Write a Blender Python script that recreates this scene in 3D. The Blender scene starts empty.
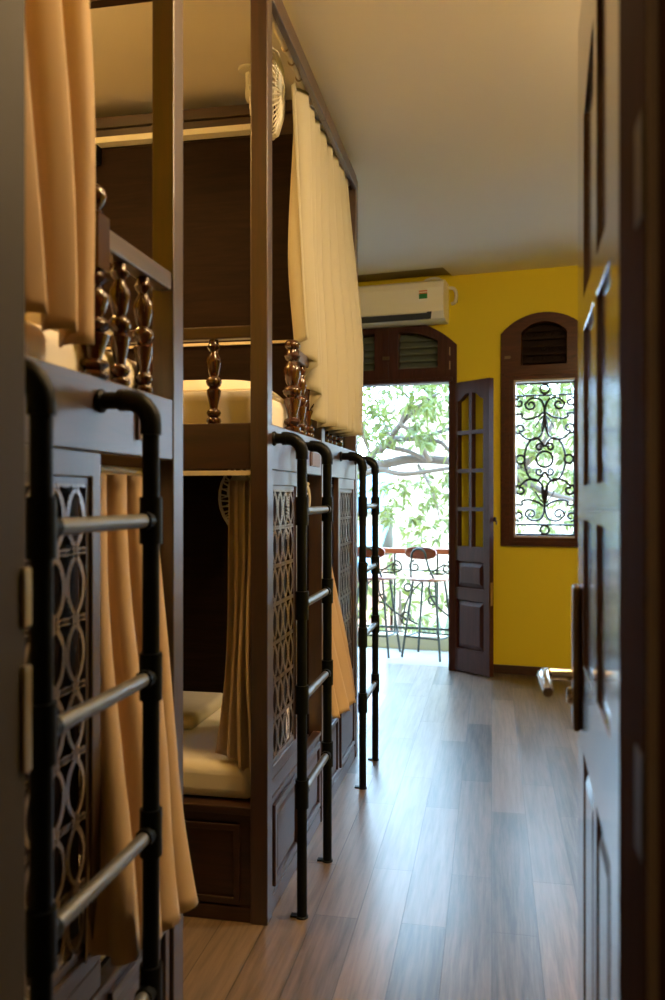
import bpy, math, random
from mathutils import Vector, Matrix
from mathutils.geometry import tessellate_polygon
R = random.Random(7)
scn = bpy.context.scene
COL = scn.collection
PI = math.pi

# ------------------------------------------------------------------ camera geometry (665 x 1000)
F, CX, HY, H, VX = 820.0, 332.5, 497.0, 1.25, 492.0
YAW = math.atan((VX - CX) / F); SN, CS = math.sin(YAW), math.cos(YAW)
def ray(x, y):
    a = (x - CX) / F; b = (HY - y) / F
    return Vector((a * CS - SN, a * SN + CS, b))
def at(x, y, Y):
    d = ray(x, y); k = Y / d[1]
    return Vector((d[0] * k, Y, H + d[2] * k))
def atX(x, y, X):
    d = ray(x, y); k = X / d[0]
    return Vector((X, d[1] * k, H + d[2] * k))

# ------------------------------------------------------------------ materials
def nodes(name):
    m = bpy.data.materials.new(name); m.use_nodes = True
    nt = m.node_tree; b = nt.nodes['Principled BSDF']
    return m, nt, b
def L(nt, a, b): nt.links.new(a, b)
def plain(name, col, rough=0.5, metal=0.0, spec=0.5, coat=0.0, bump=0.0, bscale=60, emis=None, es=0):
    m, nt, b = nodes(name)
    b.inputs['Base Color'].default_value = (*col, 1); b.inputs['Roughness'].default_value = rough
    b.inputs['Metallic'].default_value = metal; b.inputs['Specular IOR Level'].default_value = spec
    b.inputs['Coat Weight'].default_value = coat; b.inputs['Coat Roughness'].default_value = 0.12
    if emis:
        b.inputs['Emission Color'].default_value = (*emis, 1); b.inputs['Emission Strength'].default_value = es
    tc = nt.nodes.new('ShaderNodeTexCoord'); n = nt.nodes.new('ShaderNodeTexNoise')
    n.inputs['Scale'].default_value = bscale; L(nt, tc.outputs['Object'], n.inputs['Vector'])
    if bump:
        bp = nt.nodes.new('ShaderNodeBump'); bp.inputs['Strength'].default_value = bump; bp.inputs['Distance'].default_value = 0.01
        L(nt, n.outputs['Fac'], bp.inputs['Height']); L(nt, bp.outputs['Normal'], b.inputs['Normal'])
    else:
        mx = nt.nodes.new('ShaderNodeMapRange'); mx.inputs['To Min'].default_value = max(0.02, rough - .04); mx.inputs['To Max'].default_value = min(1, rough + .04)
        L(nt, n.outputs['Fac'], mx.inputs['Value']); L(nt, mx.outputs['Result'], b.inputs['Roughness'])
    return m
def wood(name, c1, c2, rough=0.3, coat=0.3, grain='Z', spec=0.5, crough=.2):
    m, nt, b = nodes(name)
    tc = nt.nodes.new('ShaderNodeTexCoord'); mp = nt.nodes.new('ShaderNodeMapping')
    s = {'Z': (28, 28, 2.2), 'Y': (28, 2.2, 28), 'X': (2.2, 28, 28)}[grain]
    mp.inputs['Scale'].default_value = s
    n = nt.nodes.new('ShaderNodeTexNoise'); n.inputs['Scale'].default_value = 1.6; n.inputs['Detail'].default_value = 6; n.inputs['Distortion'].default_value = 1.2
    L(nt, tc.outputs['Object'], mp.inputs['Vector']); L(nt, mp.outputs['Vector'], n.inputs['Vector'])
    r = nt.nodes.new('ShaderNodeValToRGB'); r.color_ramp.elements[0].color = (*c1, 1); r.color_ramp.elements[1].color = (*c2, 1)
    r.color_ramp.elements[0].position = .3; r.color_ramp.elements[1].position = .7
    L(nt, n.outputs['Fac'], r.inputs['Fac']); L(nt, r.outputs['Color'], b.inputs['Base Color'])
    bp = nt.nodes.new('ShaderNodeBump'); bp.inputs['Strength'].default_value = .12; bp.inputs['Distance'].default_value = .004
    L(nt, n.outputs['Fac'], bp.inputs['Height']); L(nt, bp.outputs['Normal'], b.inputs['Normal'])
    b.inputs['Roughness'].default_value = rough; b.inputs['Coat Weight'].default_value = coat; b.inputs['Coat Roughness'].default_value = crough
    b.inputs['Specular IOR Level'].default_value = spec; b.inputs['Coat IOR'].default_value = 1.6
    return m
M = {}
M['wood'] = wood('dark_wood', (.016, .005, .003), (.050, .014, .006), .45, 1.0, 'Z', crough=.42)
M['woodY'] = wood('dark_wood_along', (.016, .005, .003), (.050, .014, .006), .45, 1.0, 'Y', crough=.42)
M['woodD'] = wood('panel_wood', (.008, .003, .002), (.018, .007, .004), .7, 0, 'X', spec=.15)
M['woodX'] = wood('dark_wood_across', (.014, .005, .003), (.045, .013, .006), .42, .3, 'X', crough=.38)
M['lattice'] = plain('lattice_wood', (.24, .18, .13), .4, 0, .5, .6)
M['turned'] = wood('turned_wood', (.028, .008, .004), (.075, .022, .009), .25, .4, 'Z', crough=.12)
M['door'] = wood('door_wood', (.030, .009, .008), (.062, .019, .016), .45, .04, 'Z', crough=.25, spec=.25)
M['entry'] = wood('entry_door_wood', (.05, .02, .012), (.09, .035, .02), .22, 1.0, 'Z', crough=.1)
M['jambL'] = plain('jamb_paint', (.055, .045, .030), .6, spec=.2)
M['jambR'] = wood('jamb_wood', (.022, .009, .005), (.045, .016, .009), .9, 0, 'Z', spec=.03)
M['ceil'] = plain('ceiling_paint', (.74, .68, .58), .85, bump=.05, bscale=25)
M['yellow'] = plain('yellow_wall_paint', (.64, .51, .012), .7, bump=.08, bscale=18)
M['white'] = plain('white_paint', (.8, .79, .75), .5)
M['ac'] = plain('appliance_plastic', (.80, .77, .68), .35)
M['acdark'] = plain('appliance_gap', (.03, .03, .03), .6)
M['sheet'] = plain('bed_sheet', (.86, .80, .70), .85, bump=.25, bscale=9)
M['fanp'] = plain('fan_plastic', (.62, .60, .54), .4)
M['black'] = plain('black_pipe', (.0035, .005, .0065), .42, 0, .16)
M['steel'] = plain('steel_pipe', (.22, .22, .21), .4, .8)
M['iron'] = plain('wrought_iron', (.015, .012, .012), .5, .3)
M['metalgrey'] = plain('stool_steel', (.04, .05, .05), .5, .3)
M['brass'] = plain('aged_brass', (.45, .36, .22), .35, .9)
M['bronze'] = plain('dark_bronze', (.16, .12, .07), .4, .8)
M['chrome'] = plain('polished_metal', (.75, .7, .62), .2, 1)
M['rod'] = plain('rod_cream', (.72, .66, .5), .4)
M['trimpale'] = plain('pale_strip', (.75, .68, .55), .5)
M['plaque'] = plain('plaque', (.55, .48, .36), .5)
M['plaque_dark'] = plain('plaque_dark', (.16, .10, .07), .5)
M['redwood'] = wood('stool_wood', (.20, .050, .035), (.30, .085, .055), .35, .3, 'X')
M['seatwood'] = plain('stool_seat', (.30, .13, .10), .35)
M['curb'] = plain('balcony_curb', (.40, .36, .30), .8)
M['bark'] = plain('bark', (.075, .058, .05), .9, bump=.5, bscale=20)
M['twig'] = plain('twig', (.10, .075, .06), .9)
M['pale_wall'] = plain('cream_render', (.40, .35, .27), .9)
M['pink_wall'] = plain('pink_render', (.36, .19, .13), .9)
M['teal'] = plain('teal_paint', (.02, .22, .20), .6)
M['asphalt'] = plain('street', (.25, .25, .26), .9)
M['green'] = plain('sticker_green', (.02, .22, .07), .5)
M['orange'] = plain('sticker_orange', (.55, .14, .05), .5)
M['paper'] = plain('sticker_white', (.8, .8, .75), .5)
M['lampfill'] = plain('fill_diffuser', (.9, .85, .7), .5, emis=(1, .72, .42), es=150)
M['balcfloor'] = plain('balcony_tile', (.30, .30, .31), .6)

def cloth(name, col, tr=.25):
    m, nt, b = nodes(name)
    out = nt.nodes['Material Output']
    b.inputs['Base Color'].default_value = (*col, 1); b.inputs['Roughness'].default_value = .75
    b.inputs['Sheen Weight'].default_value = .15
    t = nt.nodes.new('ShaderNodeBsdfTranslucent'); t.inputs['Color'].default_value = (*col, 1)
    mx = nt.nodes.new('ShaderNodeMixShader'); mx.inputs['Fac'].default_value = tr
    tc = nt.nodes.new('ShaderNodeTexCoord'); n = nt.nodes.new('ShaderNodeTexNoise'); n.inputs['Scale'].default_value = 350
    bp = nt.nodes.new('ShaderNodeBump'); bp.inputs['Strength'].default_value = .08; bp.inputs['Distance'].default_value = .002
    L(nt, tc.outputs['Object'], n.inputs['Vector']); L(nt, n.outputs['Fac'], bp.inputs['Height']); L(nt, bp.outputs['Normal'], b.inputs['Normal'])
    L(nt, b.outputs['BSDF'], mx.inputs[1]); L(nt, t.outputs['BSDF'], mx.inputs[2]); L(nt, mx.outputs['Shader'], out.inputs['Surface'])
    return m
M['curt_tan'] = cloth('tan_curtain', (.60, .42, .25), .15)
M['curt_cream'] = cloth('cream_curtain', (.50, .465, .36), .2)
M['curt_pale'] = cloth('pale_curtain', (.64, .52, .42), .25)
def leafmat(name, c1, c2):
    m, nt, b = nodes(name); out = nt.nodes['Material Output']
    tc = nt.nodes.new('ShaderNodeTexCoord'); n = nt.nodes.new('ShaderNodeTexNoise'); n.inputs['Scale'].default_value = 3
    r = nt.nodes.new('ShaderNodeValToRGB'); r.color_ramp.elements[0].color = (*c1, 1); r.color_ramp.elements[1].color = (*c2, 1)
    L(nt, tc.outputs['Object'], n.inputs['Vector']); L(nt, n.outputs['Fac'], r.inputs['Fac']); L(nt, r.outputs['Color'], b.inputs['Base Color'])
    t = nt.nodes.new('ShaderNodeBsdfTranslucent'); L(nt, r.outputs['Color'], t.inputs['Color'])
    mx = nt.nodes.new('ShaderNodeMixShader'); mx.inputs['Fac'].default_value = .45
    b.inputs['Roughness'].default_value = .4
    L(nt, b.outputs['BSDF'], mx.inputs[1]); L(nt, t.outputs['BSDF'], mx.inputs[2]); L(nt, mx.outputs['Shader'], out.inputs['Surface'])
    return m
M['leaf'] = leafmat('leaves', (.05, .075, .012), (.16, .175, .045))
def glassmat():
    m, nt, b = nodes('clear_glass'); out = nt.nodes['Material Output']
    tr = nt.nodes.new('ShaderNodeBsdfTransparent'); tr.inputs['Color'].default_value = (.93, .95, .93, 1)
    gl = nt.nodes.new('ShaderNodeBsdfGlossy'); gl.inputs['Roughness'].default_value = .03
    lw = nt.nodes.new('ShaderNodeLayerWeight'); lw.inputs['Blend'].default_value = .5
    pw = nt.nodes.new('ShaderNodeMath'); pw.operation = 'POWER'; pw.inputs[1].default_value = 4.0; L(nt, lw.outputs['Facing'], pw.inputs[0])
    fr = nt.nodes.new('ShaderNodeMath'); fr.operation = 'MULTIPLY_ADD'; fr.inputs[1].default_value = .6; fr.inputs[2].default_value = .03; L(nt, pw.outputs[0], fr.inputs[0])
    mx = nt.nodes.new('ShaderNodeMixShader')
    L(nt, fr.outputs[0], mx.inputs['Fac']); L(nt, tr.outputs['BSDF'], mx.inputs[1]); L(nt, gl.outputs['BSDF'], mx.inputs[2]); L(nt, mx.outputs['Shader'], out.inputs['Surface'])
    return m
M['glass'] = glassmat()
def floormat():
    m, nt, b = nodes('plank_floor')
    tc = nt.nodes.new('ShaderNodeTexCoord'); mp = nt.nodes.new('ShaderNodeMapping'); mp.inputs['Rotation'].default_value = (0, 0, PI / 2)
    br = nt.nodes.new('ShaderNodeTexBrick'); br.inputs['Scale'].default_value = 1; br.inputs['Brick Width'].default_value = .92; br.inputs['Row Height'].default_value = .13
    br.inputs['Mortar Size'].default_value = .0016; br.inputs['Mortar Smooth'].default_value = .3; br.offset = .37; br.offset_frequency = 2
    br.inputs['Color1'].default_value = (.20, .20, .20, 1); br.inputs['Color2'].default_value = (.85, .85, .85, 1); br.inputs['Mortar'].default_value = (.0, .0, .0, 1)
    L(nt, tc.outputs['Object'], mp.inputs['Vector']); L(nt, mp.outputs['Vector'], br.inputs['Vector'])
    m2 = nt.nodes.new('ShaderNodeMapping'); m2.inputs['Scale'].default_value = (55, 3.0, 1)
    n = nt.nodes.new('ShaderNodeTexNoise'); n.inputs['Scale'].default_value = 1; n.inputs['Detail'].default_value = 8; n.inputs['Roughness'].default_value = .7; n.inputs['Distortion'].default_value = .15
    L(nt, tc.outputs['Object'], m2.inputs['Vector']); L(nt, m2.outputs['Vector'], n.inputs['Vector'])
    m3 = nt.nodes.new('ShaderNodeMapping'); m3.inputs['Scale'].default_value = (9, .9, 1)
    n3 = nt.nodes.new('ShaderNodeTexNoise'); n3.inputs['Scale'].default_value = 1; n3.inputs['Detail'].default_value = 4
    L(nt, tc.outputs['Object'], m3.inputs['Vector']); L(nt, m3.outputs['Vector'], n3.inputs['Vector'])
    # colour
    r = nt.nodes.new('ShaderNodeValToRGB'); e = r.color_ramp.elements
    e[0].color = (.025, .017, .013, 1); e[0].position = .34; e[1].color = (.19, .135, .10, 1); e[1].position = .66
    ad = nt.nodes.new('ShaderNodeMath'); ad.operation = 'MULTIPLY_ADD'; ad.inputs[1].default_value = .35
    L(nt, br.outputs['Color'], ad.inputs[0])
    sc = nt.nodes.new('ShaderNodeMath'); sc.operation = 'MULTIPLY_ADD'; sc.inputs[1].default_value = .75; sc.inputs[2].default_value = -.05
    L(nt, n.outputs['Fac'], sc.inputs[0]); L(nt, sc.outputs[0], ad.inputs[2])
    L(nt, ad.outputs[0], r.inputs['Fac'])
    mm = nt.nodes.new('ShaderNodeMixRGB'); mm.inputs['Color2'].default_value = (.03, .018, .012, 1)
    L(nt, br.outputs['Fac'], mm.inputs['Fac']); L(nt, r.outputs['Color'], mm.inputs['Color1']); L(nt, mm.outputs['Color'], b.inputs['Base Color'])
    # roughness
    mr = nt.nodes.new('ShaderNodeMath'); mr.operation = 'MULTIPLY_ADD'; mr.use_clamp = True; mr.inputs[1].default_value = .22; mr.inputs[2].default_value = .24
    L(nt, n3.outputs['Fac'], mr.inputs[0]); L(nt, mr.outputs[0], b.inputs['Roughness'])
    b.inputs['Specular IOR Level'].default_value = 1.0; b.inputs['Coat Weight'].default_value = .12; b.inputs['Coat Roughness'].default_value = .25
    bp = nt.nodes.new('ShaderNodeBump'); bp.inputs['Strength'].default_value = .3; bp.inputs['Distance'].default_value = .001
    L(nt, n.outputs['Fac'], bp.inputs['Height'])
    bp2 = nt.nodes.new('ShaderNodeBump'); bp2.inputs['Strength'].default_value = .6; bp2.inputs['Distance'].default_value = .002; bp2.invert = True
    L(nt, br.outputs['Fac'], bp2.inputs['Height']); L(nt, bp.outputs['Normal'], bp2.inputs['Normal']); L(nt, bp2.outputs['Normal'], b.inputs['Normal'])
    return m
M['floor'] = floormat()
def roofmat():
    m, nt, b = nodes('corrugated_blue')
    b.inputs['Base Color'].default_value = (.07, .20, .26, 1); b.inputs['Roughness'].default_value = .5
    return m
M['blueroof'] = roofmat()

# ------------------------------------------------------------------ mesh builder
class MB:
    def __init__(s, xf=None): s.v = []; s.f = []; s.xf = xf or (lambda p: p)
    def add(s, vs, fs):
        b = len(s.v); s.v += [tuple(s.xf(Vector(p))) for p in vs]; s.f += [tuple(b + i for i in f) for f in fs]
    def box(s, x0, x1, y0, y1, z0, z1):
        x0, x1 = sorted((x0, x1)); y0, y1 = sorted((y0, y1)); z0, z1 = sorted((z0, z1))
        s.add([(x, y, z) for x in (x0, x1) for y in (y0, y1) for z in (z0, z1)],
              [(0, 1, 3, 2), (4, 6, 7, 5), (0, 4, 5, 1), (2, 3, 7, 6), (0, 2, 6, 4), (1, 5, 7, 3)])
        return s
    def panel(s, axis, a0, a1, z0, z1, p, d, w=.02):
        """raised field: frustum on a plane. axis 'Y': field spans Y and Z, plane at X=p, rises to X=p+d"""
        def P(a, z, q): return (q, a, z) if axis == 'Y' else (a, q, z)
        vs = [P(a0, z0, p), P(a1, z0, p), P(a1, z1, p), P(a0, z1, p), P(a0 + w, z0 + w, p + d), P(a1 - w, z0 + w, p + d), P(a1 - w, z1 - w, p + d), P(a0 + w, z1 - w, p + d)]
        s.add(vs, [(0, 1, 5, 4), (1, 2, 6, 5), (2, 3, 7, 6), (3, 0, 4, 7), (4, 5, 6, 7), (3, 2, 1, 0)])
        return s
    def tube(s, pts, r, n=8, closed=False, cap=True):
        pts = [Vector(p) for p in pts]; m = len(pts)
        rs = r if isinstance(r, (list, tuple)) else [r] * m
        up = None; rings = []
        for i, p in enumerate(pts):
            a = pts[(i - 1) % m] if (closed or i > 0) else p
            b = pts[(i + 1) % m] if (closed or i < m - 1) else p
            t = (b - a); t = t.normalized() if t.length > 1e-9 else Vector((0, 0, 1))
            if up is None:
                up = Vector((0, 0, 1)) if abs(t.z) < .9 else Vector((1, 0, 0))
            sd = t.cross(up)
            if sd.length < 1e-6: sd = t.orthogonal()
            sd.normalize(); up = sd.cross(t).normalized()
            rings.append([p + (sd * math.cos(2 * PI * k / n) + up * math.sin(2 * PI * k / n)) * rs[i] for k in range(n)])
        vs = [q for g in rings for q in g]; fs = []
        for i in range(m if closed else m - 1):
            j = (i + 1) % m
            for k in range(n):
                fs.append((i * n + k, i * n + (k + 1) % n, j * n + (k + 1) % n, j * n + k))
        if cap and not closed:
            fs.append(tuple(range(n))[::-1]); fs.append(tuple((m - 1) * n + k for k in range(n)))
        s.add(vs, fs); return s
    def lathe(s, c, prof, n=20, axis='Z'):
        """prof: list of (r, h)"""
        vs = []
        for r, h in prof:
            for k in range(n):
                a = 2 * PI * k / n
                q = (r * math.cos(a), r * math.sin(a), h)
                if axis == 'X': q = (h, q[0], q[1])
                if axis == 'Y': q = (q[0], h, q[1])
                vs.append((c[0] + q[0], c[1] + q[1], c[2] + q[2]))
        fs = []
        for i in range(len(prof) - 1):
            for k in range(n):
                fs.append((i * n + k, i * n + (k + 1) % n, (i + 1) * n + (k + 1) % n, (i + 1) * n + k))
        fs.append(tuple(range(n))[::-1]); fs.append(tuple((len(prof) - 1) * n + k for k in range(n)))
        s.add(vs, fs); return s
    def slab(s, outline, holes, t0, t1, P):
        """polygon with holes given in (a,b); P(a,b,t) -> 3D"""
        loops = [outline] + holes
        flat = [p for l in loops for p in l]
        tris = tessellate_polygon([[Vector((p[0], p[1], 0)) for p in l] for l in loops])
        n = len(flat)
        vs = [P(p[0], p[1], t0) for p in flat] + [P(p[0], p[1], t1) for p in flat]
        fs = [tuple(t) for t in tris] + [tuple(i + n for i in reversed(t)) for t in tris]
        b = 0
        for l in loops:
            for i in range(len(l)):
                j = (i + 1) % len(l); fs.append((b + i, b + j, b + j + n, b + i + n))
            b += len(l)
        s.add(vs, fs); return s
    def build(s, name, mat, parent=None, smooth=False, bevel=0, label=None, origin=None, solid=0, sub=0):
        if parent is not None: o0 = Vector(parent['w0'])
        else:
            if origin is None:
                xs = [v[0] for v in s.v]; ys = [v[1] for v in s.v]; zs = [v[2] for v in s.v]
                origin = ((min(xs) + max(xs)) / 2, (min(ys) + max(ys)) / 2, min(zs))
            o0 = Vector(origin)
        me = bpy.data.meshes.new(name)
        me.from_pydata([tuple(Vector(v) - o0) for v in s.v], [], s.f); me.update()
        import bmesh
        bm = bmesh.new(); bm.from_mesh(me); bmesh.ops.recalc_face_normals(bm, faces=bm.faces); bm.to_mesh(me); bm.free()
        me.materials.append(mat)
        if smooth:
            for p in me.polygons: p.use_smooth = True
        o = bpy.data.objects.new(name, me); COL.objects.link(o)
        if parent is None: o.location = o0
        else: o.parent = parent
        WW[o.name] = tuple(o0); o['w0'] = tuple(o0)
        if smooth and bevel == 0 and not solid and not sub:
            try: me.set_sharp_from_angle(angle=math.radians(50))
            except Exception: pass
        if bevel:
            b = o.modifiers.new('Bevel', 'BEVEL'); b.width = bevel; b.segments = 2; b.limit_method = 'ANGLE'; b.angle_limit = math.radians(40)
        if solid:
            b = o.modifiers.new('Solidify', 'SOLIDIFY'); b.thickness = solid; b.offset = 0
        if sub:
            b = o.modifiers.new('Sub', 'SUBSURF'); b.levels = sub; b.render_levels = sub
        if label: o['label'] = label
        return o
WW = {}
def empty(name, loc, label=None, cat=None, group=None, kind=None):
    o = bpy.data.objects.new(name, None); COL.objects.link(o); o.location = loc; o['w0'] = tuple(loc); o.empty_display_size = .05
    return tag(o, label, cat, group, kind)
def tag(o, label=None, cat=None, group=None, kind=None):
    if label: o['label'] = label
    if cat: o['category'] = cat
    if group: o['group'] = group
    if kind: o['kind'] = kind
    return o
def copy_tree(o, parent=None):
    c = o.copy(); COL.objects.link(c); c.parent = parent
    for ch in list(o.children): copy_tree(ch, c)
    return c
def struct(o, label=None): return tag(o, label, kind='structure')

# ------------------------------------------------------------------ room shell
CH = 2.85
P0 = Vector((.0558, 5.944, 0)); TH = .121; NN = math.hypot(1, TH)
U = Vector((1 / NN, -TH / NN, 0)); N = Vector((-TH / NN, -1 / NN, 0))   # N points into the room
def W(p): return P0 + U * p[0] + N * p[1] + Vector((0, 0, p[2]))          # (u, n, z)
def arch(u0, u1, z0, zs, zc, n=16):
    """outline: rectangle with a segmental arch top (spring zs, crown zc), counter-clockwise"""
    hw = (u1 - u0) / 2; c = (u0 + u1) / 2; s_ = zc - zs; Rr = (hw * hw + s_ * s_) / (2 * s_)
    a = math.asin(min(1, hw / Rr)); pts = [(u0, z0), (u1, z0)]
    for i in range(n + 1):
        t = a - 2 * a * i / n
        pts.append((c + Rr * math.sin(t), zc - Rr + Rr * math.cos(t)))
    return pts
DU0, DU1, DZS, DZC = -1.346, -.306, 2.35, 2.567
WU0, WU1, WZS, WZC = .007, .600, 2.40, 2.54
mb = MB(W)
mb.slab([(-2.85, 0), (DU0, 0)] + [(p[0], p[1]) for p in reversed(arch(DU0, DU1, 0, DZS, DZC)[2:])] + [(DU1, 0), (2.6, 0), (2.6, 3.05), (-2.85, 3.05)],
        [arch(WU0, WU1, .90, WZS, WZC), arch(WU0 + 1.08, WU1 + 1.08, .90, WZS, WZC)], 0, -.16, lambda a, b, t: (a, t, b))
struct(mb.build('wall_back', M['yellow']))
# ceiling with the recess above the air conditioner
mb = MB()
notch = [(-1.5, 6.35), (-1.5, 5.93), (-.335, 5.755), (-.20, 6.35)]
mb.slab([(-2.85, -1.6), (2.5, -1.6), (2.5, 6.35), (-.20, 6.35), (-.335, 5.755), (-1.5, 5.93), (-1.5, 6.35), (-2.85, 6.35)], [], CH, CH + .10, lambda a, b, t: (a, b, t))
struct(mb.build('ceiling', M['ceil']))
struct(MB().box(-1.52, -.18, 5.74, 6.36, CH + .012, CH + .05).build('ceiling_recess', plain('recess_shade', (.30, .24, .17), .9)), 'recess in the ceiling above the air conditioner, its shade painted brown')  # the darkness of the recess is put into this brown colour
mb = MB(); mb.slab([(-2.85, -1.6), (2.5, -1.6), tuple(W((2.55, -.1, 0)))[:2], tuple(W((-2.95, -.1, 0)))[:2]], [], -.08, 0, lambda a, b, t: (a, b, t))
struct(mb.build('floor', M['floor']))
struct(MB().box(-2.85, -2.70, -1.6, 6.35, 0, CH).build('wall_left', M['yellow']))
struct(MB().box(2.35, 2.50, -1.6, 5.9, 0, CH).build('wall_right', M['yellow']))
struct(MB().box(-2.7, 2.35, -1.6, -1.45, 0, CH).build('wall_corridor', M['ceil']))
mb = MB()
mb.slab([(-2.7, 0), (-.64, 0), (-.64, 2.24), (.20, 2.24), (.20, 0), (2.35, 0), (2.35, CH), (-2.7, CH)], [], .62, .95, lambda a, b, t: (a, t, b))
struct(mb.build('wall_front', M['yellow']))
# entry jambs and head
tj = MB().box(-.64, -.585, .60, .955, 0, 2.18).build('trim_1', M['jambL'], bevel=.003)
struct(tj)
for z0, z1 in ((1.085, 1.16), (.90, 1.035)):
    MB().box(-.587, -.579, .943, .960, z0, z1).build('strike_plate', M['brass'], tj, bevel=.002, label='pale metal strike plate')
tj2 = MB().box(.150, .20, .60, .955, 0, 2.18).box(.138, .150, .79, .955, 0, 2.18).build('trim_2', M['jambR'], bevel=.003)
struct(tj2)
MB().box(.1395, .1485, .786, .790, 0, 2.18).build('seal_strip', plain('seal', (.22, .17, .13), .6), tj2)
for z in (.96, 1.56):
    MB().box(.136, .138, .797, .84, z - .05, z + .05).build('jamb_plate', plain('dull_plate', (.05, .035, .022), .6, 0, .2) if z < 1 else bpy.data.materials['dull_plate'], tj2, bevel=.001)
struct(MB().box(-.64, .20, .60, .955, 2.18, 2.24).build('trim_3', M['jambR']))
# skirting
mb = MB(W); mb.box(DU1, 2.4, 0, .014, 0, .062)
struct(mb.build('baseboard_back', M['woodX'], bevel=.003))
struct(MB().box(2.336, 2.35, .95, 5.6, 0, .062).build('baseboard_right', M['woodY'], bevel=.003))

# ------------------------------------------------------------------ panelled doors
def ogee(a0, a1, z0, z1, rise, peak_side, n=10):
    """pane outline whose top is an ogee rising to peak_side"""
    pts = [(a0, z0), (a1, z0)]
    for i in range(n + 1):
        t = i / n; a = a1 + (a0 - a1) * t
        q = (a - a0) / (a1 - a0)
        if peak_side < 0: q = 1 - q
        s_ = .5 - .5 * math.cos(PI * min(1, max(0, q * 1.15)))
        pts.append((a, z1 - rise + rise * s_))
    return pts
def leaf(root_name, P, w, zt, cols, rows, panels, glassy, mat, stile, lab, th=.042, rec=None):
    """P(a,t,z): along the leaf, through its thickness, height.  Returns the leaf (structure)."""
    holes = []; panes = []
    for ri, (z0, z1) in enumerate(rows):
        top = ri == len(rows) - 1
        for ci, (a0, a1) in enumerate(cols):
            if top: h_ = ogee(a0, a1, z0, z1, .05, 1 if ci == 0 else -1)
            else: h_ = [(a0, z0), (a1, z0), (a1, z1), (a0, z1)]
            holes.append(h_); panes.append(h_)
    ph = []
    for (a0, a1, z0, z1) in panels: holes.append([(a0, z0), (a1, z0), (a1, z1), (a0, z1)])
    mb = MB(P); mb.slab([(0, .012), (w, .012), (w, zt), (0, zt)], holes, 0, th, lambda a, b, t: (a, t, b))
    d = mb.build(root_name, mat, bevel=.003)
    struct(d, lab)
    for h_ in panes:
        q = MB(P); q.slab(h_, [], rec or th * .42, th * .54, lambda a, b, t: (a, t, b))
        q.build('pane' if glassy else 'door_panel', M['glass'] if glassy else mat, d)
    for (a0, a1, z0, z1) in panels:
        q = MB(P); q.box(a0, a1, th * .4, th * .6, z0, z1)
        if rec: q.box(a0, a1, rec, th * .5, z0, z1)
        q.panel('X', a0 + .004, a1 - .004, z0 + .004, z1 - .004, th * .41, -th * .36 if not rec else -th * .41 + .001, .035)
        q.panel('X', a0 + .004, a1 - .004, z0 + .004, z1 - .004, th * .59, th * .36, .035)
        q.build('door_panel', mat, d)
    return d
# balcony leaf, open about 45 degrees
hp = W((-.364, -.01, 0)); e2 = Vector((-.018, 5.735, 0)); dl = (e2 - hp); dw = dl.length; dl.normalize(); dn = Vector((-dl.y, dl.x, 0))  # away from viewer
PB = lambda p: hp + dl * p[0] + dn * p[1] + Vector((0, 0, p[2]))
rows = [(.90, 1.150), (1.178, 1.422), (1.45, 1.694), (1.722, 1.985)]
dB = leaf('door_2', PB, dw, 2.07, [(.085, .195), (.222, .330)], rows, [(.07, .335, .605, .795), (.07, .335, .17, .52)], True, M['door'], .08,
          'open dark brown balcony door leaf with eight glass panes')
q = MB(PB); q.box(dw - .006, dw + .004, .012, .03, .50, .66); q.build('lock_plate', M['brass'], dB, bevel=.001)
q = MB(PB); q.box(dw - .02, dw + .012, .046, .056, 1.08, 1.11); q.tube([(dw + .004, .05, 1.09), (dw + .018, .05, 1.085), (dw + .018, .05, 1.06)], .005); q.build('latch', M['iron'], dB)
# entry leaf in the right foreground
ha = Vector((.140, .958, 0)); hb = Vector((.1645, 1.662, 0)); el = (hb - ha).normalized(); en = Vector((el.y, -el.x, 0))  # away from the aisle
PE = lambda p: ha + el * p[0] + en * p[1] + Vector((0, 0, p[2]))
rows = [(.95, 1.215), (1.265, 1.54), (1.60, 1.90), (1.96, 2.08)]
dE = leaf('door_1', PE, .704, 2.16, [(.105, .295), (.345, .555)], [(.95, 1.21), (1.27, 1.545), (1.605, 1.98)], [(.105, .30, .12, .795), (.345, .555, .12, .795)], False, M['entry'], .1,
          'open glossy brown entrance door in the right foreground', rec=.0065)
q = MB(PE); q.box(.615, .675, -.014, 0, .815, 1.085); hpnl = q.build('handle_plate', M['bronze'], dE, bevel=.006)
q = MB(PE)
q.tube([(.645, -.012, .915), (.645, -.062, .915)], .011, 12)
q.tube([(.645, -.060, .915), (.630, -.066, .915), (.60, -.066, .915), (.545, -.062, .911), (.525, -.062, .907)], [.012, .012, .011, .010, .009], 12)
q.build('lever', M['chrome'], hpnl, smooth=True)
q = MB(PE); q.lathe((.645, -.018, .875), [(.016, .006), (.016, -.004), (.012, -.006)], 16, 'Y'); q.build('keyhole', M['chrome'], hpnl)

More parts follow.
